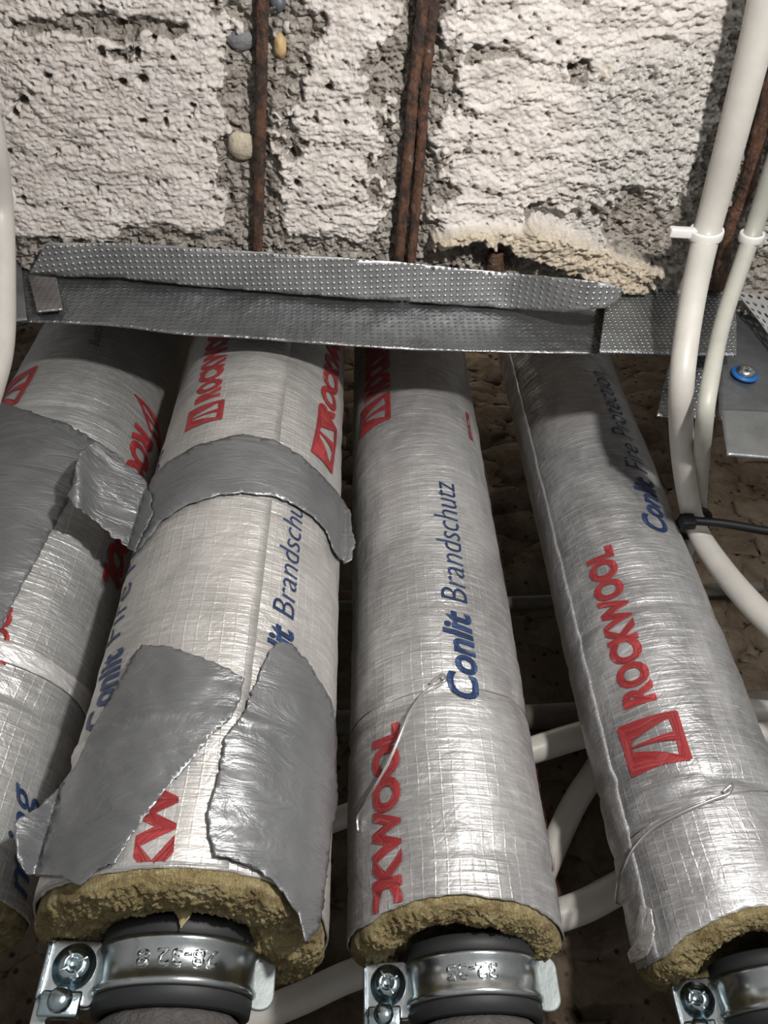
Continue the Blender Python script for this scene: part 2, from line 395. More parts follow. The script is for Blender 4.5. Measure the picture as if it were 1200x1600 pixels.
    def box(x0, x1, y0, y1, z0, z1):
        v = [bm.verts.new((x, y, z+Z0)) for z in (z0, z1) for y in (y0, y1) for x in (x0, x1)]
        for f in ((0, 1, 3, 2), (4, 6, 7, 5), (0, 4, 5, 1), (2, 3, 7, 6), (0, 2, 6, 4), (1, 5, 7, 3)): bm.faces.new([v[i] for i in f])
    box(-1.0, 1.0, -.9, -.019, ZC, .80); box(-1.0, -.359, -.019, .262, ZC, .80); box(.399, 1.0, -.019, .33, ZC, .80)
    box(-.359, .399, -.019, .2550, ZC+.024, .80)
    s = from_bm('ceiling', bm, CONC, None, False); s['kind'] = 'structure'
build_ceiling()

# ------------------------------------------------------------------ wall behind the pipes
def build_wall():
    vs_, fs = [], []; nx, nz = 260, 300
    for j in range(nz):
        for i in range(nx):
            x = -.75+1.7*i/(nx-1); z = -.35+1.5*j/(nz-1)
            h = .010*n3(x*9, z*9, 1)+.005*n3(x*30, z*34, 4)+.0022*n3(x*80, z*80, 7)
            brick = .010*smooth(.40, .5, abs((z*9.0) % 1-.5)); h -= brick*.6
            vs_.append((x, .632+.04*x-h, z+Z0))
    for j in range(nz-1):
        for i in range(nx-1): a = j*nx+i; fs.append((a, a+1, a+nx+1, a+nx))
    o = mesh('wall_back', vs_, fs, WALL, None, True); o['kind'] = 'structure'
    m = solid(o, .05, 1)
build_wall()

# ------------------------------------------------------------------ pipes
class Pipe:
    def __init__(s, az, D, R, zend, seed, top=.80, edge=None):
        a = math.radians(az); s.c = np.array([D*math.sin(a), D*math.cos(a)]); s.d = np.array([math.sin(a), math.cos(a)])
        s.rt = np.array([math.cos(a), -math.sin(a)]); s.R = R; s.zend = zend; s.seed = seed; s.top = top; s.dents = []; s.edge = edge or []
    def rad(s, th, z):
        q = s.seed*10; cx, sx_ = math.cos(th), math.sin(th)
        r = s.R+.0011*n3(cx*1.5+q, sx_*1.5, z*9)+.0006*n3(cx*4+q, sx_*4, z*60)+.00022*n3(cx*3+q, sx_*3, z*420)
        for (zz, amp, wd, sl) in s.dents:
            r -= amp*math.exp(-((z-zz-sl*math.sin(th))/wd)**2)
        return r
    def pt(s, th, z, off=0.0):
        r = s.rad(th, z)+off
        xy = s.c-s.d*r*math.cos(th)+s.rt*r*math.sin(th); return Vector((xy[0], xy[1], z+Z0))
    def hit(s, u, v, R=None):
        R = R or s.R; d = ray(u, v); hl = math.hypot(d[0], d[1]); h = np.array([d[0], d[1]])/hl
        tp = s.c.dot(h); m = s.c[0]*h[1]-s.c[1]*h[0]; m2 = R*R-m*m
        t = tp-math.sqrt(m2) if m2 > 0 else tp
        p = h*t-s.c; return math.atan2(p.dot(s.rt), -p.dot(s.d)), t*d[2]/hl, t/hl, m2 > 0
    def ze(s, th):
        q = s.seed*5; z = s.zend+.0012*n3(math.cos(th)*3+q, math.sin(th)*3, 1)+.0007*n3(math.cos(th)*14+q, math.sin(th)*14, 2)
        if s.edge: z += interp(s.edge, math.degrees(th))
        return z
P1 = Pipe(-32.2, .467, .0650, .114, 1, edge=[(-180, 0), (180, 0)])
P2 = Pipe(-14.5, .382, .0650, .1035, 2, edge=[(-180, -.004), (-60, -.002), (0, 0), (50, -.002), (75, -.010), (110, -.012), (180, -.004)])
P3 = Pipe(4.0, .427, .0550, .1075, 3, edge=[(-180, -.004), (-75, -.005), (-45, -.003), (-20, .001), (0, .002), (60, -.002), (80, -.006), (180, -.004)])
P4 = Pipe(21.9, .501, .0550, .106, 4, edge=[(-180, -.004), (-85, -.006), (-60, -.010), (-40, -.009), (-10, .001), (20, .006), (60, 0), (180, 0)])
PIPES = [P1, P2, P3, P4]

def build_jacket(P, root, mat):
    na, nz = 200, 420; vs_, fs, uv = [], [], []
    for j in range(nz):
        for i in range(na+1):
            th = -math.pi+2*math.pi*i/na; z0 = P.ze(th); t = j/(nz-1)
            z = z0+(P.top-z0)*t; vs_.append(P.pt(th if i < na else -math.pi, z)); uv.append((th*P.R+1, z))
    for j in range(nz-1):
        for i in range(na): a = j*(na+1)+i; fs.append((a, a+1, a+na+2, a+na+1))
    o = mesh('foil_jacket', vs_, fs, mat, root, True, uv); solid(o, .0009)
def build_wool(P, root, rin, off):
    na, nr = 420, 64; vs_, fs = [], []; q = P.seed*9
    Rw = P.R-.0016
    def pos(th, rr, z):
        xy = P.c-P.d*rr*math.cos(th)+P.rt*rr*math.sin(th); return (xy[0], xy[1], z+Z0)
    rows = []
    for j in range(8): rows.append(('s', j/7))
    for j in range(nr): rows.append(('f', j/(nr-1)))
    for j in range(4): rows.append(('i', (j+1)/4))
    for typ, t in rows:
        for i in range(na):
            th = -math.pi+2*math.pi*i/na; ze = P.ze(th)-off-.002*n3(math.cos(th)*2+q, math.sin(th)*2, 5)
            cx, sx_ = math.cos(th), math.sin(th)
            if typ == 's':
                z = lerp(ze+.03, ze+.001, t); r = Rw+.0008*n3(cx*9+q, sx_*9, z*200)*t
            elif typ == 'f':
                r = lerp(Rw-.001, rin+.001, t)
                x, y = r*cx, r*sx_
                z = ze-.0035*math.sin(math.pi*min(1, t*1.15))**.8+.0014*n3(x*90+q, y*90, 1)+.0012*n3(x*260+q, y*260, 2)+.0013*n3(x*560, y*560, q)+.0008*n3(x*1300, y*1300, q)
            else: r = rin+.0008*n3(cx*7+q, sx_*7, 3); z = ze+.03*t
            vs_.append(pos(th, r, z))
    for j in range(len(rows)-1):
        for i in range(na): i2 = (i+1) % na; fs.append((j*na+i, j*na+i2, (j+1)*na+i2, (j+1)*na+i))
    mesh('mineral_wool', vs_, fs, WOOL, root, True)
def ring(P, c2, root, name, prof, mat, n=96, a0=-180, a1=180, rough=0):
    # revolve a closed (r, z) profile about the steel pipe's own axis c2
    full = a1-a0 >= 360; vs_, fs, uv = [], [], []; m = len(prof); cnt = n if full else n+1
    for i in range(cnt):
        th = math.radians(a0+(a1-a0)*i/n)
        for r, z in prof:
            rr = r*(1+rough*n3(math.cos(th)*5, math.sin(th)*5, z*90)) if rough else r
            xy = c2-P.d*rr*math.cos(th)+P.rt*rr*math.sin(th); vs_.append((xy[0], xy[1], z+Z0)); uv.append((th*r, z))
    for i in range(cnt if full else cnt-1):
        i2 = (i+1) % cnt
        for k in range(m): k2 = (k+1) % m; fs.append((i*m+k, i2*m+k, i2*m+k2, i*m+k2))
    if not full:
        fs.append(tuple(range(m))); fs.append(tuple((cnt-1)*m+k for k in range(m-1, -1, -1)))
    return mesh(name, vs_, fs, mat, root, True, uv)

def tuft(P, root, u, v, w_, h, seed):
    th, z, _, _ = P.hit(u, v, .036); bm = bmesh.new(); bmesh.ops.create_icosphere(bm, subdivisions=4, radius=1)
    a = math.radians(0); xy = P.c-P.d*.0365*math.cos(th)+P.rt*.0365*math.sin(th); c = Vector((xy[0], xy[1], P.zend-.006+Z0))
    for q in bm.verts:
        k = 1+.5*n3(q.co.x*2+seed, q.co.y*2, q.co.z*2)+.35*n3(q.co.x*7, q.co.y*7, q.co.z*7+seed); tp = 1-.8*max(0, -q.co.z)
        q.co = c+Vector((q.co.x*w_*k*tp, q.co.y*w_*.5*k*tp, q.co.z*h))
    o = from_bm('wool_tuft', bm, TUFT, root); o['label'] = 'pale wool tuft hanging over the rubber'
# ---- printed lettering wrapped on a pipe
def text_bm(txt, bold=0, shear=0, size=1):
    c = bpy.data.curves.new('t', 'FONT'); c.body = txt; c.offset = bold; c.shear = shear; c.size = size; c.resolution_u = 4
    o = bpy.data.objects.new('t', c); sc.collection.objects.link(o)
    dg = bpy.context.evaluated_depsgraph_get(); dg.update(); me = bpy.data.meshes.new_from_object(o.evaluated_get(dg))
    bm = bmesh.new(); bm.from_mesh(me); bpy.data.meshes.remove(me); bpy.data.objects.remove(o); bpy.data.curves.remove(c)
    return norm(bm)
def norm(bm, cap=None):
    xs = [v.co.x for v in bm.verts]; 
    x0, x1 = min(xs), max(xs)
    for v in bm.verts: v.co.x = (v.co.x-x0)/(x1-x0)
    return bm
CAP = .70                                   # cap height of the built-in font at size 1
def logo_bm():
    c = bpy.data.curves.new('l', 'CURVE'); c.dimensions = '2D'; c.fill_mode = 'BOTH'
    loops = [[(0, .04), (.03, -.01), (.97, .0), (1.0, .03), (.98, .5), (1, .97), (.96, 1.01), (.5, .98), (.04, 1.0), (0, .97), (.02, .5)],
             [(.14, .16), (.40, .14), (.44, .30), (.475, .84), (.40, .80), (.30, .50)],
             [(.52, .84), (.53, .60), (.60, .14), (.86, .16), (.72, .50), (.62, .80)]]
    for L in loops:
        s = c.splines.new('POLY'); s.points.add(len(L)-1); s.use_cyclic_u = True
        for p, q in zip(s.points, L): p.co = (q[0], q[1], 0, 1)
    o = bpy.data.objects.new('l', c); sc.collection.objects.link(o)
    dg = bpy.context.evaluated_depsgraph_get(); dg.update(); me = bpy.data.meshes.new_from_object(o.evaluated_get(dg))
    bm = bmesh.new(); bm.from_mesh(me); bpy.data.meshes.remove(me); bpy.data.objects.remove(o); bpy.data.curves.remove(c); return bm
def cuts(bm, axis, lo, hi, step):
    x = lo+step
    while x < hi:
        co = [0, 0, 0]; no = [0, 0, 0]; co[axis] = x; no[axis] = 1
        bmesh.ops.bisect_plane(bm, geom=bm.verts[:]+bm.edges[:]+bm.faces[:], plane_co=co, plane_no=no); x += step
def wrap(bm, P, fn, mat, root, name, label=None):
    """fn(x, y) -> (theta, z)"""
    uv = []
    bm.verts.ensure_lookup_table()
    kill = [v for v in bm.verts if fn(v.co.x, v.co.y)[1] < P.ze(fn(v.co.x, v.co.y)[0])+.0008]
    bmesh.ops.delete(bm, geom=kill, context='VERTS'); bm.verts.ensure_lookup_table()
    for v in bm.verts:
        th, z = fn(v.co.x, v.co.y); uv.append((th*P.R+1, z)); v.co = P.pt(th, z, .0008)
    me = bpy.data.meshes.new(name); bm.to_mesh(me); bm.free()
    L = me.uv_layers.new(name='UVMap'); li = np.empty(len(me.loops), dtype=np.int32); me.loops.foreach_get('vertex_index', li)
    L.data.foreach_set('uv', np.asarray(uv, dtype=np.float32)[li].ravel())
    o = link(name, me, mat, root, True)
    if label: o['label'] = label
    return o
def place_print(P, root, kind, txt, base0, base1, cap, mat, bold=0, shear=0, name='printed_lettering', label=None, down=False):
    """base0/base1: baseline start/end pixels, cap: a pixel at cap height"""
    t0, z0, _, _ = P.hit(*base0); t1, z1, _, _ = P.hit(*base1); tc_, zc_, _, _ = P.hit(*cap)
    L = abs(z1-z0); sgn = 1 if z1 > z0 else -1
    tm = t0+(t1-t0)*min(1, max(0, (zc_-z0)/(z1-z0)))
    H = abs(tc_-tm); dirn = -1 if sgn > 0 else 1
    if kind == 'logo': bm = logo_bm(); ch = 1.0
    else: bm = text_bm(txt, bold*(.62 if txt == 'Conlit' else 1) or -.010, shear); ch = CAP
    cuts(bm, 0, 0, 1, max(.012, .0022/L)); cuts(bm, 1, -.25, 1.0, .09)
    fn = lambda x, y: (t0+(t1-t0)*x+dirn*H*y/ch, z0+sgn*L*x)
    return wrap(bm, P, fn, mat, root, name, label)

# ---- tape patches: outline drawn on the pipe surface
def tape(name, outline, pipes, mat, root, off=.0016, rag=0.0, wr=.0008, step=9, lift=None, seed=0, label=None, th=.0005, ragseg=None):
    S = []; n = len(outline)
    for i in range(n):
        a = np.array(outline[i], float); b = np.array(outline[(i+1) % n], float); L = np.linalg.norm(b-a); k = max(1, int(L/6))
        for q in range(k):
            p = a+(b-a)*q/k; nn = np.array([-(b-a)[1], (b-a)[0]])/max(L, 1e-6)
            amt = rag*(n3(p[0]*.12+seed, p[1]*.12, 3)+.7*n3(p[0]*.4, p[1]*.4, seed)) if q else 0
            S.append(p+nn*amt)
    bm = bmesh.new(); vv = [bm.verts.new((p[0], p[1], 0)) for p in S]
    bm.faces.new(vv); bmesh.ops.triangulate(bm, faces=bm.faces[:])
    us = [p[0] for p in S]; vs2 = [p[1] for p in S]
    cuts(bm, 0, min(us), max(us), step); cuts(bm, 1, min(vs2), max(vs2), step)
    bmesh.ops.remove_doubles(bm, verts=bm.verts[:], dist=min(1.8, step*.25)); bmesh.ops.dissolve_degenerate(bm, edges=bm.edges[:], dist=.3)
    bmesh.ops.triangulate(bm, faces=bm.faces[:])
    for v in bm.verts:
        u, vv_ = v.co.x, v.co.y; ts = []
        for P in pipes:
            t_, z_, tt, ok = P.hit(u, vv_, P.R+off); ts.append((tt, ok, P))
        if len(ts) > 1:
            k = .012; a, b = ts[0][0], ts[1][0]; h = max(0, min(1, .5+.5*(b-a)/k)); tt = b*(1-h)+a*h-k*h*(1-h)
        else: tt = ts[0][0]
        d = ray(u, vv_); P_ = min(ts, key=lambda q: q[0])[2]; a_, z_, _, ok_ = P_.hit(u, vv_)
        if ok_: tt -= P_.rad(a_, z_)-P_.R
        tt -= wr*.55*(1+n3(u*.022+seed, vv_*.022, 0)+.55*n3(u*.03+vv_*.02+seed, vv_*.06-u*.02, 5)+.16*n3(u*.05+vv_*.05, vv_*.16, seed))
        if lift: tt -= lift(u, vv_)
        v.co = V3(d*tt)
    for f in bm.faces: f.normal_update()
    s = sum((f.normal.dot(f.calc_center_median()-Vector((0, 0, Z0))) > 0)*2-1 for f in bm.faces)
    if s > 0: bmesh.ops.reverse_faces(bm, faces=bm.faces[:])
    me = bpy.data.meshes.new(name); bm.to_mesh(me); bm.free(); o = link(name, me, mat, root, True)
    solid(o, th, 1)
    if label: o['label'] = label
    return o

ROOTS = []
labs = ['foil-wrapped insulated pipe at the left edge, half covered by a broad smooth grey tape sheet',
        'thick insulated pipe with a grey tape band and torn tape at its cut end',
        'straight foil-wrapped insulated pipe without tape, blue lettering down its centre and a loose wire end',
        'slanting foil-wrapped insulated pipe beside the white conduits, with the large red logo facing the viewer']
P3.dents = [(.215, .0014, .004, .008), (.13, .0007, .003, .002)]
P4.dents = [(.185, .0016, .004, -.012), (.173, .0012, .004, .014), (.30, .0009, .004, .006)]
P2.dents = [(P2.hit(372, 1122)[1], -.0016, .0016, 0), (.43, .0007, .003, 0), (.46, .0006, .003, 0)]
P1.dents = [(.208, .0016, .004, 0), (.41, .0008, .003, .004), (.44, .0008, .003, .004)]
c2off = [(-32.2, .467), (-14.5, .382), (5.0, .427), (23.6, .503)]
RIN = [.032, .031, .0300, .0300]
for i, P in enumerate(PIPES):
    r = empty('insulated_pipe', (P.c[0], P.c[1], P.zend+Z0), labs[i], 'pipe', 'foil-wrapped insulated pipes'); ROOTS.append(r)
    build_jacket(P, r, FOIL[i])
    a = math.radians(c2off[i][0]); c2 = np.array([c2off[i][1]*math.sin(a), c2off[i][1]*math.cos(a)]); P.c2 = c2
    rin = RIN[i]; build_wool(P, r, rin+.0005, .004 if i != 1 else .006)
    zb = P.zend-.0385
    if i == 1: tuft(P, r, 287, 1425, .0045, .0085, 3)
    ring(P, c2, r, 'steel_pipe', [(.020, zb-.14), (rin-.0015, zb-.14), (rin-.0012, zb-.004), (rin-.006, zb), (.020, zb)], IRON, 96, rough=.03)['label'] = 'rough dark grey pipe below the clamp'

# ------------------------------------------------------------------ lettering
R1, R2, R3, R4 = ROOTS
pp = place_print
# pipe 1
pp(P1, R1, 'logo', '', (208, 615), (232, 672), (252, 640), RED, name='printed_logo', label='red triangle logo')
pp(P1, R1, 'text', 'ROCKWOOL', (213, 662), (160, 905), (238, 690), RED, .055, 0, label='red lettering reading downwards')
pp(P1, R1, 'text', 'Conlit Fire Protecting', (172, 420), (143, 541), (160, 545), BLUE, 0, .2)
pp(P1, R1, 'logo', '', (28, 632), (62, 572), (10, 615), RED, name='printed_logo', label='red triangle logo near the top edge')
pp(P1, R1, 'text', 'ROCKWOOL', (6, 1040), (34, 830), (-18, 1010), RED, .055)
pp(P1, R1, 'text', 'ming', (38, 1408), (52, 1235), (5, 1395), BLUE, .006, .25)
# pipe 2
pp(P2, R2, 'logo', '', (347, 656), (352, 624), (290, 668), RED, name='printed_logo')
pp(P2, R2, 'text', 'ROCKWOOL', (341, 620), (361, 500), (308, 622), RED, .055)
pp(P2, R2, 'logo', '', (519, 742), (527, 672), (488, 690), RED, name='printed_logo')
pp(P2, R2, 'text', 'ROCKWOOL', (520, 668), (533, 500), (499, 640), RED, .055)
pp(P2, R2, 'text', 'Conlit', (171, 1130), (195, 1008), (142, 1120), BLUE, .05, .25)
pp(P2, R2, 'text', 'Fire Protection', (190, 993), (258, 700), (172, 985), BLUE, 0, .2)
pp(P2, R2, 'text', 'Conlit', (460, 1118), (457, 985), (420, 1105), BLUE, .05, .25)
pp(P2, R2, 'text', 'Brandschutz', (458, 970), (476, 768), (423, 960), BLUE, 0, .2)
pp(P2, R2, 'text', 'ROCKWOOL', (240, 1620), (292, 1062), (180, 1590), RED, .06)
# pipe 3
pp(P3, R3, 'logo', '', (611, 655), (610, 612), (566, 660), RED, name='printed_logo')
pp(P3, R3, 'text', 'ROCKWOOL', (606, 606), (606, 500), (572, 608), RED, .055)
pp(P3, R3, 'logo', '', (739, 690), (731, 648), (731, 668), RED, name='printed_logo')
pp(P3, R3, 'text', 'Conlit', (749, 1095), (733, 958), (702, 1090), BLUE, .05, .25)
pp(P3, R3, 'text', 'Brandschutz', (731, 944), (708, 757), (689, 940), BLUE, 0, .2)
pp(P3, R3, 'text', 'ROCKWOOL', (629, 1565), (620, 1128), (586, 1545), RED, .06)
pp(P3, R3, 'text', 'ROCKWOOL', (888, 1480), (845, 1190), (877, 1440), RED, .055)
# pipe 4
pp(P4, R4, 'logo', '', (1082, 1188), (1058, 1110), (985, 1217), RED, name='printed_logo', label='large red square logo facing the viewer')
pp(P4, R4, 'text', 'ROCKWOOL', (1024, 1095), (952, 852), (980, 1112), RED, .055)
pp(P4, R4, 'text', 'Conlit', (1044, 835), (1017, 752), (1014, 842), BLUE, .05, .25)
pp(P4, R4, 'text', 'Fire Protection', (1012, 742), (945, 585), (985, 748), BLUE, 0, .2)

# ------------------------------------------------------------------ tape on the pipes
tape('duct_tape', [(-40, 620), (0, 628), (60, 648), (105, 662), (150, 690), (128, 705), (118, 735), (112, 770), (100, 792), (70, 850), (30, 925), (0, 985), (-45, 1050)], [P1], TAPE, R1, off=.0022, rag=3, wr=.0007, seed=3, label='broad smooth grey tape sheet')
tape('crumpled_tape', [(148, 690), (175, 705), (200, 728), (222, 745), (236, 770), (240, 800), (212, 862), (190, 850), (150, 815), (115, 790), (104, 775), (118, 755), (120, 722), (133, 702)], [P1, P2], TAPEW, R1, off=.0030, rag=5, wr=.0034, step=5, seed=9, lift=lambda u, v: .010*math.exp(-((u-122)/14)**2)*smooth(660, 700, v), label='shiny crumpled tape end curling up between two pipes')
tape('duct_tape', [(238, 748), (262, 722), (310, 695), (375, 678), (430, 688), (470, 712), (505, 745), (530, 775), (548, 798), (550, 830), (556, 848), (550, 875), (538, 882), (522, 862), (512, 835), (490, 808), (462, 790), (430, 776), (390, 771), (340, 774), (290, 790), (255, 812), (235, 838), (212, 864), (208, 830), (222, 790)], [P2], TAPE, R2, off=.0020, rag=2, wr=.0013, step=7, seed=5, lift=lambda u, v: .004*smooth(520, 545, u), label='grey tape band around the middle')
tape('torn_tape', [(222, 1008), (262, 1010), (300, 1022), (345, 1040), (382, 1060), (376, 1090), (366, 1112), (362, 1122), (330, 1150), (296, 1195), (258, 1235), (240, 1260), (200, 1315), (180, 1352), (165, 1350), (128, 1384), (95, 1372), (40, 1366), (26, 1340), (22, 1285), (60, 1262), (88, 1235), (120, 1195), (150, 1130), (175, 1090), (205, 1030)], [P2], TAPE, R2, off=.0022, rag=3, wr=.0022, step=7, seed=7, lift=lambda u, v: .006*smooth(110, 20, u), label='torn grey tape with a flap hanging to the left')
tape('torn_tape', [(432, 1004), (455, 1005), (480, 1032), (505, 1075), (518, 1100), (524, 1130), (526, 1160), (524, 1210), (528, 1255), (518, 1290), (512, 1350), (505, 1400), (498, 1450), (476, 1472), (466, 1430), (448, 1405), (425, 1375), (398, 1358), (360, 1342), (335, 1338), (326, 1300), (324, 1268), (340, 1215), (352, 1150), (378, 1118), (396, 1075), (420, 1018)], [P2], TAPE, R2, off=.0022, rag=3, wr=.0016, step=7, seed=12, lift=lambda u, v: .002*smooth(500, 528, u), label='grey tape running down to the cut end')

def layer(name, P, root, th0, th1, zf0, zf1, off, mat, label=None, nt_=30, nz=240, th_=.0004):
    vs_, fs, uv = [], [], []
    for j in range(nz):
        for i in range(nt_+1):
            s_ = i/nt_; t = j/(nz-1); a0 = th0(t) if callable(th0) else th0; th = math.radians(lerp(a0, th1, s_))
            z = lerp(zf0(th), zf1(th), t); e = min(s_, 1-s_, t, 1-t); vs_.append(P.pt(th, z, off+.0003*n3(th*8, z*80, 3))); uv.append((th*P.R+1.3, z+.4))
    for j in range(nz-1):
        for i in range(nt_): a = j*(nt_+1)+i; fs.append((a, a+1, a+nt_+2, a+nt_+1))
    o = mesh(name, vs_, fs, mat, root, True, uv); solid(o, th_, 1)
    if label: o['label'] = label
    return o
FILM = m_foil('foil_overlap', 33, (.55, .55, .56), .6, 1.2, .40)
jn = lambda t: .8*n3(t*9, 0, 1)+.4*n3(t*40, 2, 1)
layer('foil_overlap', P4, R4, lambda t: math.degrees(P4.hit(957, 1200)[0])+jn(t), -150, lambda a: P4.ze(a)+.001, lambda a: P4.top-.01, .0004, FILM, None, 30, 240, .0002)
layer('foil_overlap', P2, R2, lambda t: math.degrees(P2.hit(400, 1000)[0])+jn(t)*.6, -150, lambda a: P2.ze(a)+.001, lambda a: P2.top-.01, .0004, FOIL[1])
zj = P1.hit(70, 1045)[1]
layer('joint_tape', P1, R1, -95, 95, lambda a: zj-.006, lambda a: zj+.006+.0012*math.sin(a*7), .0010, TORN, 'shiny clear tape over the joint', 120, 10)

# ------------------------------------------------------------------ binding wires
def surf_tube(P, name, pix, r, mat, root, off=.0010, n=8, flyer=None):
    pts = []
    for k, (u, v) in enumerate(pix):
        th, z, _, _ = P.hit(u, v); f = flyer(k) if flyer else 0; pts.append(P.pt(th, z, off+f))
    return tube(name, pts, r, mat, root, n=n, seg=8)
def hoop(P, name, zc, slope, r, mat, root, a0=-175, a1=175):
    pts = [P.pt(math.radians(a), zc+slope*math.sin(math.radians(a)), -.0004) for a in np.linspace(a0, a1, 60)]
    return tube(name, pts, r, mat, root, n=8, seg=2)
_, zw3, _, _ = P3.hit(680, 1066)
hoop(P3, 'binding_wire', zw3-.004, .004, .0007, WIRE, R3)
surf_tube(P3, 'wire_end', [(672, 1070), (690, 1060), (694, 1070), (676, 1078), (662, 1090), (645, 1125), (632, 1165), (612, 1210), (590, 1245), (566, 1275), (563, 1300)], .0009, WIRE, R3, flyer=lambda k: [.001, .003, .004, .003, .004, .006, .007, .006, .005, .002, .0005][k])
_, zw4, _, _ = P4.hit(1130, 1235)
hoop(P4, 'binding_wire', zw4-.006, .010, .0007, WIRE, R4)
surf_tube(P4, 'wire_end', [(1128, 1240), (1140, 1230), (1135, 1244), (1112, 1252), (1060, 1275), (1022, 1300), (1000, 1335), (985, 1370), (972, 1405), (960, 1412)], .0009, WIRE, R4, flyer=lambda k: [.001, .003, .003, .002, .002, .003, .006, .006, .003, .001][k])

# torn foil pucker on pipe 4's end
tape('torn_foil', [(1000, 1415), (1018, 1420), (1024, 1450), (1020, 1475), (1012, 1492), (1000, 1500), (985, 1505), (980, 1490), (996, 1470), (995, 1440)], [P4], TORN, R4, off=.0012, rag=1.5, wr=.0022, step=3, seed=21, label='crinkled torn foil lip')

# ------------------------------------------------------------------ clamps
def box_bm(bm, o, ax, ay, az_, sx_, sy_, sz_, bev=0):
    """box centred at o with half sizes along three axes"""
    vs_ = []
    for k in (-1, 1):
        for j in (-1, 1):
            for i in (-1, 1): vs_.append(bm.verts.new(o+ax*(i*sx_)+ay*(j*sy_)+az_*(k*sz_)))
    fs = [bm.faces.new([vs_[q] for q in f]) for f in ((0, 1, 3, 2), (4, 6, 7, 5), (0, 4, 5, 1), (2, 3, 7, 6), (0, 2, 6, 4), (1, 5, 7, 3))]
    if bev:
        es = list({e for f in fs for e in f.edges}); bmesh.ops.bevel(bm, geom=es, offset=bev, segments=3, affect='EDGES', profile=.5)
def lathe(bm, o, ax, ay, axis, prof, n=28):
    rings = []
    for r, h in prof: rings.append([bm.verts.new(o+axis*h+(ax*math.cos(2*math.pi*k/n)+ay*math.sin(2*math.pi*k/n))*r) for k in range(n)])
    for a, b in zip(rings, rings[1:]):
        for k in range(n): bm.faces.new((a[k], a[(k+1) % n], b[(k+1) % n], b[k]))
    bm.faces.new(rings[0]); bm.faces.new(rings[-1])
def plate(bm, o, ax, ay, nrm, outline, t):
    top = [bm.verts.new(o+ax*x+ay*y+nrm*t) for x, y in outline]; bot = [bm.verts.new(o+ax*x+ay*y) for x, y in outline]
    bm.faces.new(top); bm.faces.new(bot[::-1]); n = len(top)
    for k in range(n): bm.faces.new((top[k], bot[k], bot[(k+1) % n], top[(k+1) % n]))
def rrect(x0, y0, x1, y1, r, n=5):
    out = []
    for cx, cy, a in ((x1-r, y1-r, 0), (x0+r, y1-r, 90), (x0+r, y0+r, 180), (x1-r, y0+r, 270)):
        for k in range(n+1): b = math.radians(a+90*k/n); out.append((cx+r*math.cos(b), cy+r*math.sin(b)))
    return out
clabs = [None, 'zinc pipe clamp under the tape-wrapped pipe end at lower left',
         'zinc pipe clamp under the untaped middle pipe', 'zinc pipe clamp in the bottom right corner, cut off by the frame']
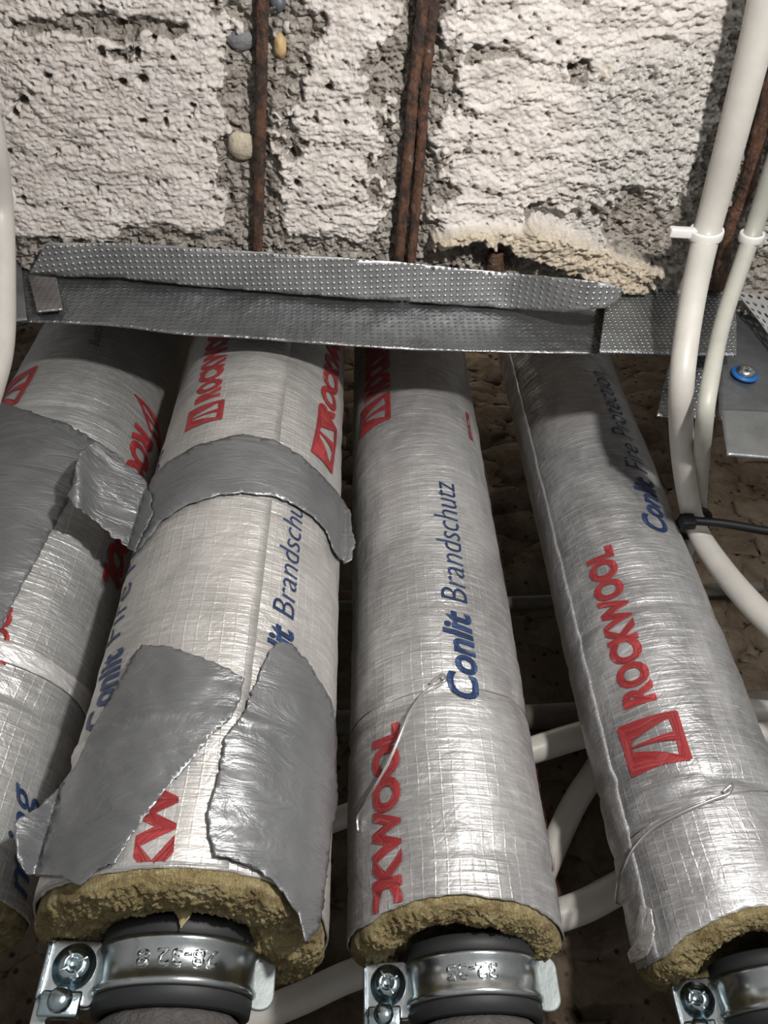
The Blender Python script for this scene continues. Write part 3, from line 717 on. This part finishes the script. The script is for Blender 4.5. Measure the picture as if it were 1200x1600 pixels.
def clamp(P, idx, mark):
    c2 = P.c2; ro = RIN[idx]+.0005; zt = P.zend-.0150; zb_ = zt-.0185
    d = Vector((*P.d, 0)); rt = Vector((*P.rt, 0)); up = Vector((0, 0, 1)); ctr = Vector((c2[0], c2[1], Z0+(zt+zb_)/2))
    root = empty('pipe_clamp', (c2[0], c2[1], Z0+zb_), clabs[idx], 'clamp', 'pipe clamps')
    h = (zt-zb_)
    lip = [(ro+.0006, zb_+.001), (ro+.0024, zb_-.0002), (ro+.0034, zb_+.0010), (ro+.0034, zb_+.0026), (ro+.0022, zb_+.0042), (ro+.0020, zb_+h/2),
           (ro+.0022, zt-.0042), (ro+.0034, zt-.0026), (ro+.0034, zt-.0010), (ro+.0024, zt+.0002), (ro+.0006, zt-.001)]
    ring(P, c2, root, 'clamp_band', lip, ZINC, 60, -76, 76)
    ring(P, c2, root, 'clamp_band', lip, ZINC, 60, 106, 254)
    ring(P, c2, root, 'rubber_lining', [(ro-.003, zb_-.0065), (ro+.0010, zb_-.0060), (ro+.0016, zb_-.001), (ro+.0012, zt), (ro+.0022, zt+.001), (ro+.0020, zt+.0065), (ro-.002, zt+.008), (ro-.003, zt+.006)], RUBBER, 96)
    # ears on the left, screw through them, and the hook on the right
    E = ctr-rt*(ro+.0120)-d*.0035
    bm = bmesh.new(); plate(bm, E, rt, up, -d, rrect(-.0105, -.0125, .0115, .0115, .003), .0018)
    plate(bm, E+d*.0065, rt, up, -d, rrect(-.0105, -.0125, .0115, .0115, .003), .0018)
    o = from_bm('clamp_ear', bm, ZINC, root, False); b = o.modifiers.new('b', 'BEVEL'); b.width = .0006; b.segments = 2; b.limit_method = 'ANGLE'
    bm = bmesh.new()                                                     # rolled outer lip of the ear
    S = E-rt*.0095-d*.0010
    plate(bm, S, -d, up, -rt, rrect(-.004, -.011, .0055, .0100, .002), .0016)
    o = from_bm('ear_lip', bm, ZINCB, root, False); b = o.modifiers.new('b', 'BEVEL'); b.width = .0006; b.segments = 2
    hd = E-d*.0018+up*.0015+rt*.0008; bm = bmesh.new()
    lathe(bm, hd, rt, up, -d, [(.0085, 0), (.0088, .0008), (.0086, .0014), (.0066, .0015), (.0067, .0030), (.0060, .0046), (.0042, .0058), (.0030, .0060), (.0026, .0046), (.0012, .0038)], 32)
    for a in range(4):
        an = a*math.pi/2+.5; ax = rt*math.cos(an)+up*math.sin(an); ay = -rt*math.sin(an)+up*math.cos(an)
        box_bm(bm, hd-d*.0054+ax*.0040, ax, ay, d, .0017, .0006, .0008, .0002)
    from_bm('screw_head', bm, ZINCB, root, True)
    bm = bmesh.new(); box_bm(bm, E-up*.0125-d*.0035-rt*.001, rt, up, d, .0080, .0046, .0042, .0012)
    lathe(bm, E-up*.0115-d*.0085-rt*.001, rt, up, -d, [(.0045, -.001), (.0048, .0006), (.0036, .0022), (.0012, .0030)], 24)
    from_bm('captive_nut', bm, ZINCB, root, True)
    H = ctr+rt*(ro+.0028)-d*.001
    bm = bmesh.new(); plate(bm, H, rt, up, -d, rrect(-.0045, -.0120, .0080, .0115, .0055), .0020)
    box_bm(bm, H-d*.003-rt*.003-up*.002, rt, up, d, .0012, .0065, .0028, .0005)
    o = from_bm('hinge_hook', bm, DULLZ, root, False); b = o.modifiers.new('b', 'BEVEL'); b.width = .0006; b.segments = 2; b.limit_method = 'ANGLE'
    # bracket strut standing behind the ear
    bm = bmesh.new(); B = ctr-rt*(ro+.0215)+d*.012
    plate(bm, B, rt, up, -d, rrect(-.002, -.10, .004, .012, .0009), .016)
    o = from_bm('bracket_strut', bm, ZINC, root, False); b = o.modifiers.new('b', 'BEVEL'); b.width = .0006; b.segments = 2; b.limit_method = 'ANGLE'
    # stamped size marking, reads upside down from here
    if mark:
        txt, a_lo, a_hi = mark
        bm = text_bm(txt, .02); cuts(bm, 0, 0, 1, .05)
        for v in bm.verts:
            th = math.radians(lerp(a_hi, a_lo, v.co.x)); z = (zt+zb_)/2+.0030-v.co.y/CAP*.0058
            rr = ro+.0026; xy = c2-P.d*rr*math.cos(th)+P.rt*rr*math.sin(th); v.co = Vector((xy[0], xy[1], z+Z0))
        me = bpy.data.meshes.new('stamped_marking'); bm.to_mesh(me); bm.free()
        o = link('stamped_marking', me, ZINC, root, False); solid(o, .0006, 0)
    return root
clamp(P2, 1, ('28-32 8', -30, 26)); clamp(P3, 2, ('32-35', -22, 20)); clamp(P4, 3, None)

# ------------------------------------------------------------------ metal profile in front of the pipe slot
def sheet(name, cols, rows, fn, mat, root, wr=.0006, seed=0, th=.0012, uvs=None, dens=(160, 24)):
    nu, nv = dens; vs_, fs, uv = [], [], []
    for j in range(nv+1):
        for i in range(nu+1):
            p = fn(i/nu, j/nv); q = Vector(p)
            q = q+Vector((0, -1, -1))*wr*(n3(q.x*22+seed, q.z*30, q.y*22)+.5*n3(q.x*90+seed, q.z*90, q.y*90))
            vs_.append(q); uv.append((q.x, (q.z-Z0)*.9-q.y*.9))
    for j in range(nv):
        for i in range(nu): a = j*(nu+1)+i; fs.append((a, a+1, a+nu+2, a+nu+1))
    o = mesh(name, vs_, fs, mat, root, True, uv); solid(o, th, 0); return o
def interp_s(pts, x): return sum(interp(pts, x+k) for k in range(-60, 61, 6))/21.0
def web(u, v, dy=0): return on_y(u, v, WA+dy, WB)
TOP = [(24, 374), (70, 377), (200, 378), (400, 391), (620, 407), (800, 425), (940, 438), (1060, 446)]
FOLD = [(24, 428), (45, 430), (190, 434), (300, 446), (500, 462), (700, 474), (880, 486), (960, 490), (1060, 494)]
BOT = [(24, 502), (100, 506), (180, 507), (280, 525), (400, 528), (480, 536), (560, 542), (700, 548), (860, 552), (940, 553), (1060, 556)]
root = empty('metal_channel', web(500, 500), 'long grey metal channel with dimpled front strip running above the pipe tops', 'channel')
def f_web(s, t):
    u = lerp(24, 966, s); return web(u, lerp(interp_s(FOLD, u)-14, interp_s(BOT, u), t))
sheet('channel_web', 0, 0, f_web, m_galv('channel_web', .45, (.27, .28, .285), .0052, crump=1.7), root, wr=.0016, seed=2)
def f_fl(s, t):
    u = lerp(24, 950, s); zf = web(u, interp_s(FOLD, u)-14).z-Z0
    a = web(u, interp_s(FOLD, u)-14, .0005); b = on_z(u, interp_s(TOP, u), zf+.0035); return Vector(a).lerp(Vector(b), t)
sheet('channel_flange', 0, 0, f_fl, GALV, root, wr=.0003, seed=3)
# the dimpled strip hangs a little in front of the fold
ST = [(45, 430), (72, 379), (200, 380), (400, 393), (620, 409), (800, 427), (900, 436), (950, 443), (972, 450), (970, 467), (945, 481), (880, 487), (700, 475), (500, 462), (300, 446), (190, 434)]
def strip():
    bm = bmesh.new(); S = []
    for i in range(len(ST)):
        a = np.array(ST[i], float); b = np.array(ST[(i+1) % len(ST)], float); k = max(1, int(np.linalg.norm(b-a)/10))
        for q in range(k):
            p = a+(b-a)*q/k; S.append((p[0], p[1]+1.2*n3(p[0]*.05, p[1]*.05, 2)+.8*n3(p[0]*.2, p[1]*.2, 5)))
    bm.faces.new([bm.verts.new((*p, 0)) for p in S]); bmesh.ops.triangulate(bm, faces=bm.faces[:]); cuts(bm, 0, 40, 980, 9); cuts(bm, 1, 370, 495, 9)
    bmesh.ops.remove_doubles(bm, verts=bm.verts[:], dist=1.8); bmesh.ops.dissolve_degenerate(bm, edges=bm.edges[:], dist=.3)
    bmesh.ops.triangulate(bm, faces=bm.faces[:])
    uv = []; bm.verts.ensure_lookup_table()
    for v in bm.verts:
        u, vv = v.co.x, v.co.y; zf = web(u, interp_s(FOLD, u)).z-Z0
        a = web(u, interp_s(FOLD, u), -.003-.019*smooth(780, 930, u)); q = on_z(u, vv, a.z-Z0)
        top = interp_s(TOP, u); f = (interp_s(FOLD, u)-vv)/max(1, interp_s(FOLD, u)-top)
        q = on_z(u, vv, a.z-Z0-.0032+.0008*f+.0008*n3(u*.01, vv*.01, 1)); v.co = q; uv.append((q.x, q.y*.9))
    me = bpy.data.meshes.new('dimpled_strip'); bm.to_mesh(me); bm.free()
    L = me.uv_layers.new(name='UVMap'); li = np.empty(len(me.loops), dtype=np.int32); me.loops.foreach_get('vertex_index', li)
    L.data.foreach_set('uv', np.asarray(uv, dtype=np.float32)[li].ravel())
    o = link('dimpled_strip', me, FLANGE, root, True); solid(o, .0009, 0)
strip()
def quad(name, pts, mat, root, dy, wr=.0004, seed=0, dens=(24, 24), th=.0012, b=None):
    P = [on_y(u, v, WA+dy, WB if b is None else b) for u, v in pts]     # tl tr br bl
    return sheet(name, 0, 0, lambda s, t: (P[0].lerp(P[1], s)).lerp(P[3].lerp(P[2], s), t), mat, root, wr, seed, th, dens=dens)
quad('folded_tab', [(44, 430), (88, 434), (98, 484), (58, 488)], m_galv('tab', .4, (.40, .38, .38), .004), root, -.006)
quad('channel_end', [(22, 385), (30, 385), (42, 500), (24, 502)], GALV, root, -.004)

root = empty('metal_channel', web(1040, 500), 'short bright dimpled metal channel piece right of the long one, behind the thick white conduit', 'channel')
quad('channel_web', [(950, 448), (1150, 455), (1150, 556), (936, 551)], GALVD, root, -.0170, wr=.0006, seed=8, dens=(60, 24))
quad('down_leg', [(1052, 545), (1142, 548), (1116, 655), (1026, 650)], GALVD, root, .004, wr=.0005, seed=9)
def f_lip(s, t):
    u = lerp(948, 1150, s); a = on_y(u, lerp(447, 455, s), WA-.0170, WB); bpt = on_z(u, lerp(439, 447, s), a.z-Z0+.001); return Vector(a).lerp(Vector(bpt), t)
sheet('channel_lip', 0, 0, f_lip, GALV, root, .0002, 4, dens=(60, 4))

# right-hand bracket: two galvanised plates and a screw with a blue washer
root = empty('metal_bracket', on_y(1160, 590, .34, .1), 'dull galvanised bracket plate at the right edge with a blue-washered screw', 'bracket')
def q2(name, pts, mat, y, wr=.0003, b=.1, seed=0, th=.0015):
    P = [on_y(u, v, y, b) for u, v in pts]
    return sheet(name, 0, 0, lambda s, t: (P[0].lerp(P[1], s)).lerp(P[3].lerp(P[2], s), t), mat, root, wr, seed, th, dens=(20, 20))
DULL = m_galv('dull_plate', None, (.30, .32, .33))
q2('bracket_plate', [(1120, 455), (1260, 458), (1260, 664), (1124, 655)], DULL, .292)
q2('bracket_foot', [(1126, 640), (1262, 645), (1262, 722), (1136, 711)], m_galv('foot', None, (.40, .42, .43)), .286)
c = on_y(1163, 586, .2895, .1); yv = Vector((-.1, 1, 0)).normalized(); xv = Vector((1, .1, 0)).normalized(); zv = Vector((0, 0, 1))
bm = bmesh.new(); lathe(bm, c, xv, zv, -yv, [(.0092, 0), (.0094, .0012), (.0088, .002), (.002, .002)], 28); from_bm('blue_washer', bm, BLUEW, root)
bm = bmesh.new(); lathe(bm, c-yv*.002, xv, zv, -yv, [(.0066, 0), (.0068, .0012), (.0052, .0032), (.0026, .0036), (.002, .0024)], 24)
for a in (0, 1): box_bm(bm, c-yv*.0054, xv if a else zv, zv if a else xv, yv, .0038, .0007, .0005, .0002)
from_bm('screw_head', bm, ZINC, root)
# perforated corner strip
root = empty('perforated_strip', on_y(1180, 480, .29, .1), 'white perforated metal corner strip at the right edge beside the bracket', 'strip')
def perf():
    A = on_y(1150, 456, .274, .1); B = on_y(1275, 462, .274, .1); C_ = on_y(1290, 640, .278, .1); D = on_y(1200, 520, .278, .1)
    bm = bmesh.new(); nu, nv = 10, 6
    def P(s, t): return (A.lerp(B, s)).lerp(D.lerp(C_, s), t)
    for i in range(nu):
        for j in range(nv):
            s0, s1, t0, t1 = i/nu, (i+1)/nu, j/nv, (j+1)/nv; sm, tm = (s0+s1)/2, (t0+t1)/2; k = 16
            # square cell with a round hole
            outer, inner = [], []
            for q in range(k):
                an = 2*math.pi*q/k+math.pi/4; cx, cy = math.cos(an), math.sin(an); m = max(abs(cx), abs(cy))
                outer.append(bm.verts.new(P(sm+cx/m*(s1-s0)/2, tm+cy/m*(t1-t0)/2))); inner.append(bm.verts.new(P(sm+cx*.27*(s1-s0), tm+cy*.27*(t1-t0))))
            for q in range(k): q2_ = (q+1) % k; bm.faces.new((outer[q], outer[q2_], inner[q2_], inner[q]))
    bmesh.ops.remove_doubles(bm, verts=bm.verts[:], dist=1e-6)
    o = from_bm('perforated_sheet', bm, simple('white_metal', (.55, .56, .56), .45, .5), root, False); solid(o, .0008, 0)
perf()

# ------------------------------------------------------------------ reinforcing bars
def tagm(o, label, cat, group=None):
    o['label'] = label; o['category'] = cat
    if group: o['group'] = group
    return o
g = 'rusty reinforcing bars in the ceiling'
ZB = ZC-.0045+.003
def bar(pix, r, label, z=ZB, seed=0):
    P = [on_z(u, v, z) for u, v in pix]; P = ([P[0]+(P[0]-P[1]).normalized()*k for k in (.3, .2, .1)] if len(P) > 2 else [])+P
    return tagm(tube('reinforcing_bar', P, r*(.86 if len(pix) > 2 else 1), RUST, None, n=24, seg=60, rough=.20, seed=seed, ribs=.08), label, 'rebar', g)
bar([(411, -180), (411, -20), (409, 100), (406, 250), (402, 396)], .0042, 'thin rusty reinforcing bar in the ceiling, left of the double bar, beside a cream pebble', seed=1)
bar([(672, -180), (662, -10), (648, 120), (636, 260), (622, 412)], .0042, 'left one of two touching rusty reinforcing bars in the ceiling', seed=2)
bar([(694, -180), (679, -10), (665, 120), (655, 260), (642, 412)], .0040, 'right one of two touching rusty reinforcing bars in the ceiling', z=ZB+.0015, seed=3)
bar([(1270, -100), (1200, 150), (1165, 300), (1138, 360), (1122, 452)], .0052, 'short rusty reinforcing bar at the right edge, behind the white conduits', z=ZB+.002, seed=4)
bar([(775, 395), (772, 440)], .0060, 'dark rusty bar stub above the channel in a hollow', z=ZB+.003, seed=5)

def pebble(u, v, rx, ry, rz, mat, label, z=ZC, seed=0):
    bm = bmesh.new(); bmesh.ops.create_icosphere(bm, subdivisions=4, radius=1); c = on_z(u, v, z)+Vector((0, 0, .0050))
    for q in bm.verts:
        k = 1+.14*n3(q.co.x*1.3+seed, q.co.y*1.3, q.co.z*1.3)+.03*n3(q.co.x*6, q.co.y*6, q.co.z*6+seed); q.co = Vector((q.co.x*rx*k, q.co.y*ry*k, q.co.z*rz*k))+c
    tagm(from_bm('pebble', bm, mat), label, 'pebble', 'pebbles exposed in the ceiling')
pebble(377, 231, .0098, .0092, .0070, simple('cream_stone', (.56, .49, .38), .8, 0, 260, .9, .0018, .40), 'large rounded cream pebble left of the thin rusty bar', seed=3)
pebble(376, 66, .0085, .0060, .0050, simple('blue_grey_stone', (.22, .22, .23), .8, 0, 260, .9, .0018, .4), 'blue-grey stone left of the thin rusty bar near the top', seed=5)
pebble(437, 75, .0040, .0068, .0042, simple('tan_stone', (.48, .34, .17), .55, 0, 300, .3, .0006, .2), 'small oval tan pebble right of the thin rusty bar', seed=8)
pebble(449, 46, .0034, .0036, .0034, simple('white_stone', (.50, .48, .45), .6, 0, 300, .3, .0006, .2), 'tiny pale pebble just above the tan pebble', seed=9)
pebble(433, 6, .0046, .0050, .0040, simple('slate_stone', (.10, .11, .13), .5, 0, 300, .3, .0006, .2), 'dark slate pebble at the top beside the thin rusty bar', seed=10)
pebble(997, 118, .0058, .0045, .0035, simple('dark_stone', (.15, .14, .135), .7, 0, 300, .4, .0008, .25), 'dark grey stone in the rough grey area on the right', seed=11)

# ------------------------------------------------------------------ conduits
def extend(P, a, b):
    P = [Vector(p) for p in P]
    d0 = (P[0]-P[1]).normalized(); d1 = (P[-1]-P[-2]).normalized(); A, B = P[0], P[-1]
    return [A+d0*a*k/4 for k in (4, 3, 2, 1)]+P+[B+d1*b*k/4 for k in (1, 2, 3, 4)]
def conduit(label, pts, mat, name='conduit', n=28, ex=(.12, .12)):
    """pts: (u, v, horizontal y, radius)"""
    return tagm(tube(name, extend([on_y(u, v, y) for u, v, y, r in pts], *ex), [pts[0][3]]*4+[p[3] for p in pts]+[pts[-1][3]]*4, mat, None, n=n, seg=12), label, 'conduit', 'white plastic conduits')
def conduit_up(label, pts, mat, b=.25):
    """(u, v, z, radius) for stretches against the ceiling, or y when tagged"""
    P, R = [], []
    for u, v, k, val, r in pts: P.append(on_z(u, v, val) if k == 'z' else on_y(u, v, val)); R.append(r)
    return tagm(tube('conduit', extend(P, .35, b), [R[0]]*4+R+[R[-1]]*4, mat, None, n=28, seg=12), label, 'conduit', 'white plastic conduits')
conduit_up('thick white conduit bending down from the ceiling at right, with a white strap',
    [(1222, -120, 'z', .488, .0108), (1190, 30, 'z', .486, .0098), (1150, 190, 'z', .484, .0094), (1103, 370, 'z', .478, .0090), (1080, 480, 'y', .258, .0082), (1065, 600, 'y', .290, .0079), (1066, 700, 'y', .345, .0079), (1076, 780, 'y', .405, .0079), (1090, 830, 'y', .438, .0082), (1125, 885, 'y', .440, .0088), (1180, 950, 'y', .430, .0090), (1270, 1035, 'y', .42, .0090)], PVC)
conduit_up('thinner greyish conduit bending down beside the thick white one at the right edge',
    [(1262, 120, 'z', .496, .0066), (1215, 245, 'z', .494, .0066), (1172, 375, 'z', .488, .0060), (1130, 500, 'y', .272, .0055), (1109, 600, 'y', .283, .0054), (1100, 665, 'y', .306, .0055), (1095, 735, 'y', .375, .0058), (1088, 800, 'y', .440, .0068), (1074, 850, 'y', .470, .0068), (1058, 900, 'y', .515, .0070), (1030, 1000, 'y', .545, .0070), (1020, 1150, 'y', .553, .0070), (1070, 1320, 'y', .548, .0070)], PVCG, .01)
conduit_up('upright white conduit at the left edge with a white strap ring',
    [(-60, -60, 'z', .492, .0092), (-42, 100, 'z', .490, .0092), (-16, 220, 'z', .480, .0092), (-1, 330, 'y', .205, .0086), (2, 430, 'y', .232, .0086), (0, 530, 'y', .255, .0086), (-16, 600, 'y', .262, .0086), (-60, 720, 'y', .262, .0086)], PVC)
conduit('white conduit low behind the pipes, rising to the right between the two right pipes',
    [(360, 1605, .56, .0095), (470, 1560, .56, .0095), (560, 1520, .56, .0095), (720, 1470, .56, .0100), (880, 1428, .56, .0105), (965, 1388, .56, .0105), (1080, 1320, .56, .0105)], PVC)
conduit('white conduit crossing behind the pipes at mid height, right of the middle pipe',
    [(500, 1290, .565, .0085), (700, 1215, .560, .0095), (845, 1168, .555, .0105), (930, 1142, .555, .0105), (1060, 1105, .555, .0100), (1180, 1112, .55, .0100), (1290, 1125, .55, .0100)], PVC, ex=(.01, .12))
conduit('steep white conduit behind the two right pipes, leaning to the right',
    [(800, 1480, .572, .0095), (850, 1360, .57, .0095), (895, 1260, .57, .0095), (950, 1170, .57, .0095), (1020, 1020, .57, .0095)], PVC, ex=(.01, .01))
conduit('pale conduit at the far right emerging below the slanting pipe',
    [(1080, 1180, .53, .0085), (1170, 1150, .53, .0085), (1270, 1140, .53, .0085)], PVC, ex=(.01, .12))
conduit('dim grey conduit running level along the wall behind the pipes',
    [(500, 950, .578, .0065), (700, 945, .578, .0065), (860, 940, .578, .0065), (1000, 930, .578, .0065)], PVCD)
conduit('dim thick grey conduit running level behind the middle pipes',
    [(480, 1130, .576, .0105), (640, 1128, .576, .0105), (880, 1118, .576, .0105), (1000, 1110, .576, .0105)], PVCD)

# straps
def strap(u, v, kind, val, r, wd, label, tail=None, ax=None):
    c = on_z(u, v, val) if kind == 'z' else on_y(u, v, val)
    root = empty('cable_strap', c, label, 'strap', 'white cable straps')
    A = (on_z(u+ax[0], v+ax[1], val) if kind == 'z' else on_y(u+ax[0], v+ax[1], val))-c; A.normalize()
    N = A.orthogonal().normalized(); B = A.cross(N); bm = bmesh.new(); n = 40; rings = []
    for k in range(n):
        an = 2*math.pi*k/n; d_ = N*math.cos(an)+B*math.sin(an)
        rings.append([bm.verts.new(c+d_*rr+A*h) for rr, h in ((r, -wd), (r+.0016, -wd), (r+.0020, -wd*.6), (r+.0020, wd*.6), (r+.0016, wd), (r, wd))])
    for k in range(n):
        a, b = rings[k], rings[(k+1) % n]
        for q in range(6): bm.faces.new((a[q], a[(q+1) % 6], b[(q+1) % 6], b[q]))
    from_bm('strap_ring', bm, TIEW, root)
    if tail:
        t = (on_z(*tail, val) if kind == 'z' else on_y(*tail, val))-c; L = t.length; t.normalize(); bm = bmesh.new()
        w_ = t.cross(A).normalized(); A2 = w_.cross(t).normalized()
        box_bm(bm, c+t*(L*.5+r*.4)+w_*0, t, A2, w_, (L-r*.8)*.5, wd*.9, .0032, .001); from_bm('strap_foot', bm, TIEW, root)
    return root
strap(1103, 365, 'z', .478, .0093, .0034, 'white strap clip around the thick white conduit at right', tail=(1046, 362), ax=(-8, 30))
strap(1174, 370, 'z', .488, .0064, .0030, 'small white strap around the thinner conduit at the right edge', ax=(-10, 30))
strap(-4, 306, 'y', .200, .0090, .0034, 'white strap ring around the conduit at the left edge', ax=(0, 30))

# black cable tie bundling the two conduits
c = on_y(1088, 818, .437); root = empty('cable_tie', c, 'black cable tie bundling two conduits beside the slanting pipe', 'cable tie')
pts = []
for k in range(25):
    an = 2*math.pi*k/24; pts.append(c+Vector((math.cos(an)*.0125-.003, math.sin(an)*.015, .001*math.cos(an))))
tube('tie_loop', pts, .0028, BLACK, root, n=10, seg=3)
tube('tie_tail', [on_y(1078, 813, .417), on_y(1130, 818, .415), on_y(1215, 832, .415), on_y(1300, 842, .415)], .0034, BLACK, root, n=10, seg=8)
bm = bmesh.new(); box_bm(bm, on_y(1074, 815, .417), Vector((1, 0, 0)), Vector((0, 1, 0)), Vector((0, 0, 1)), .0055, .004, .0055, .0012); from_bm('tie_head', bm, BLACK, root)
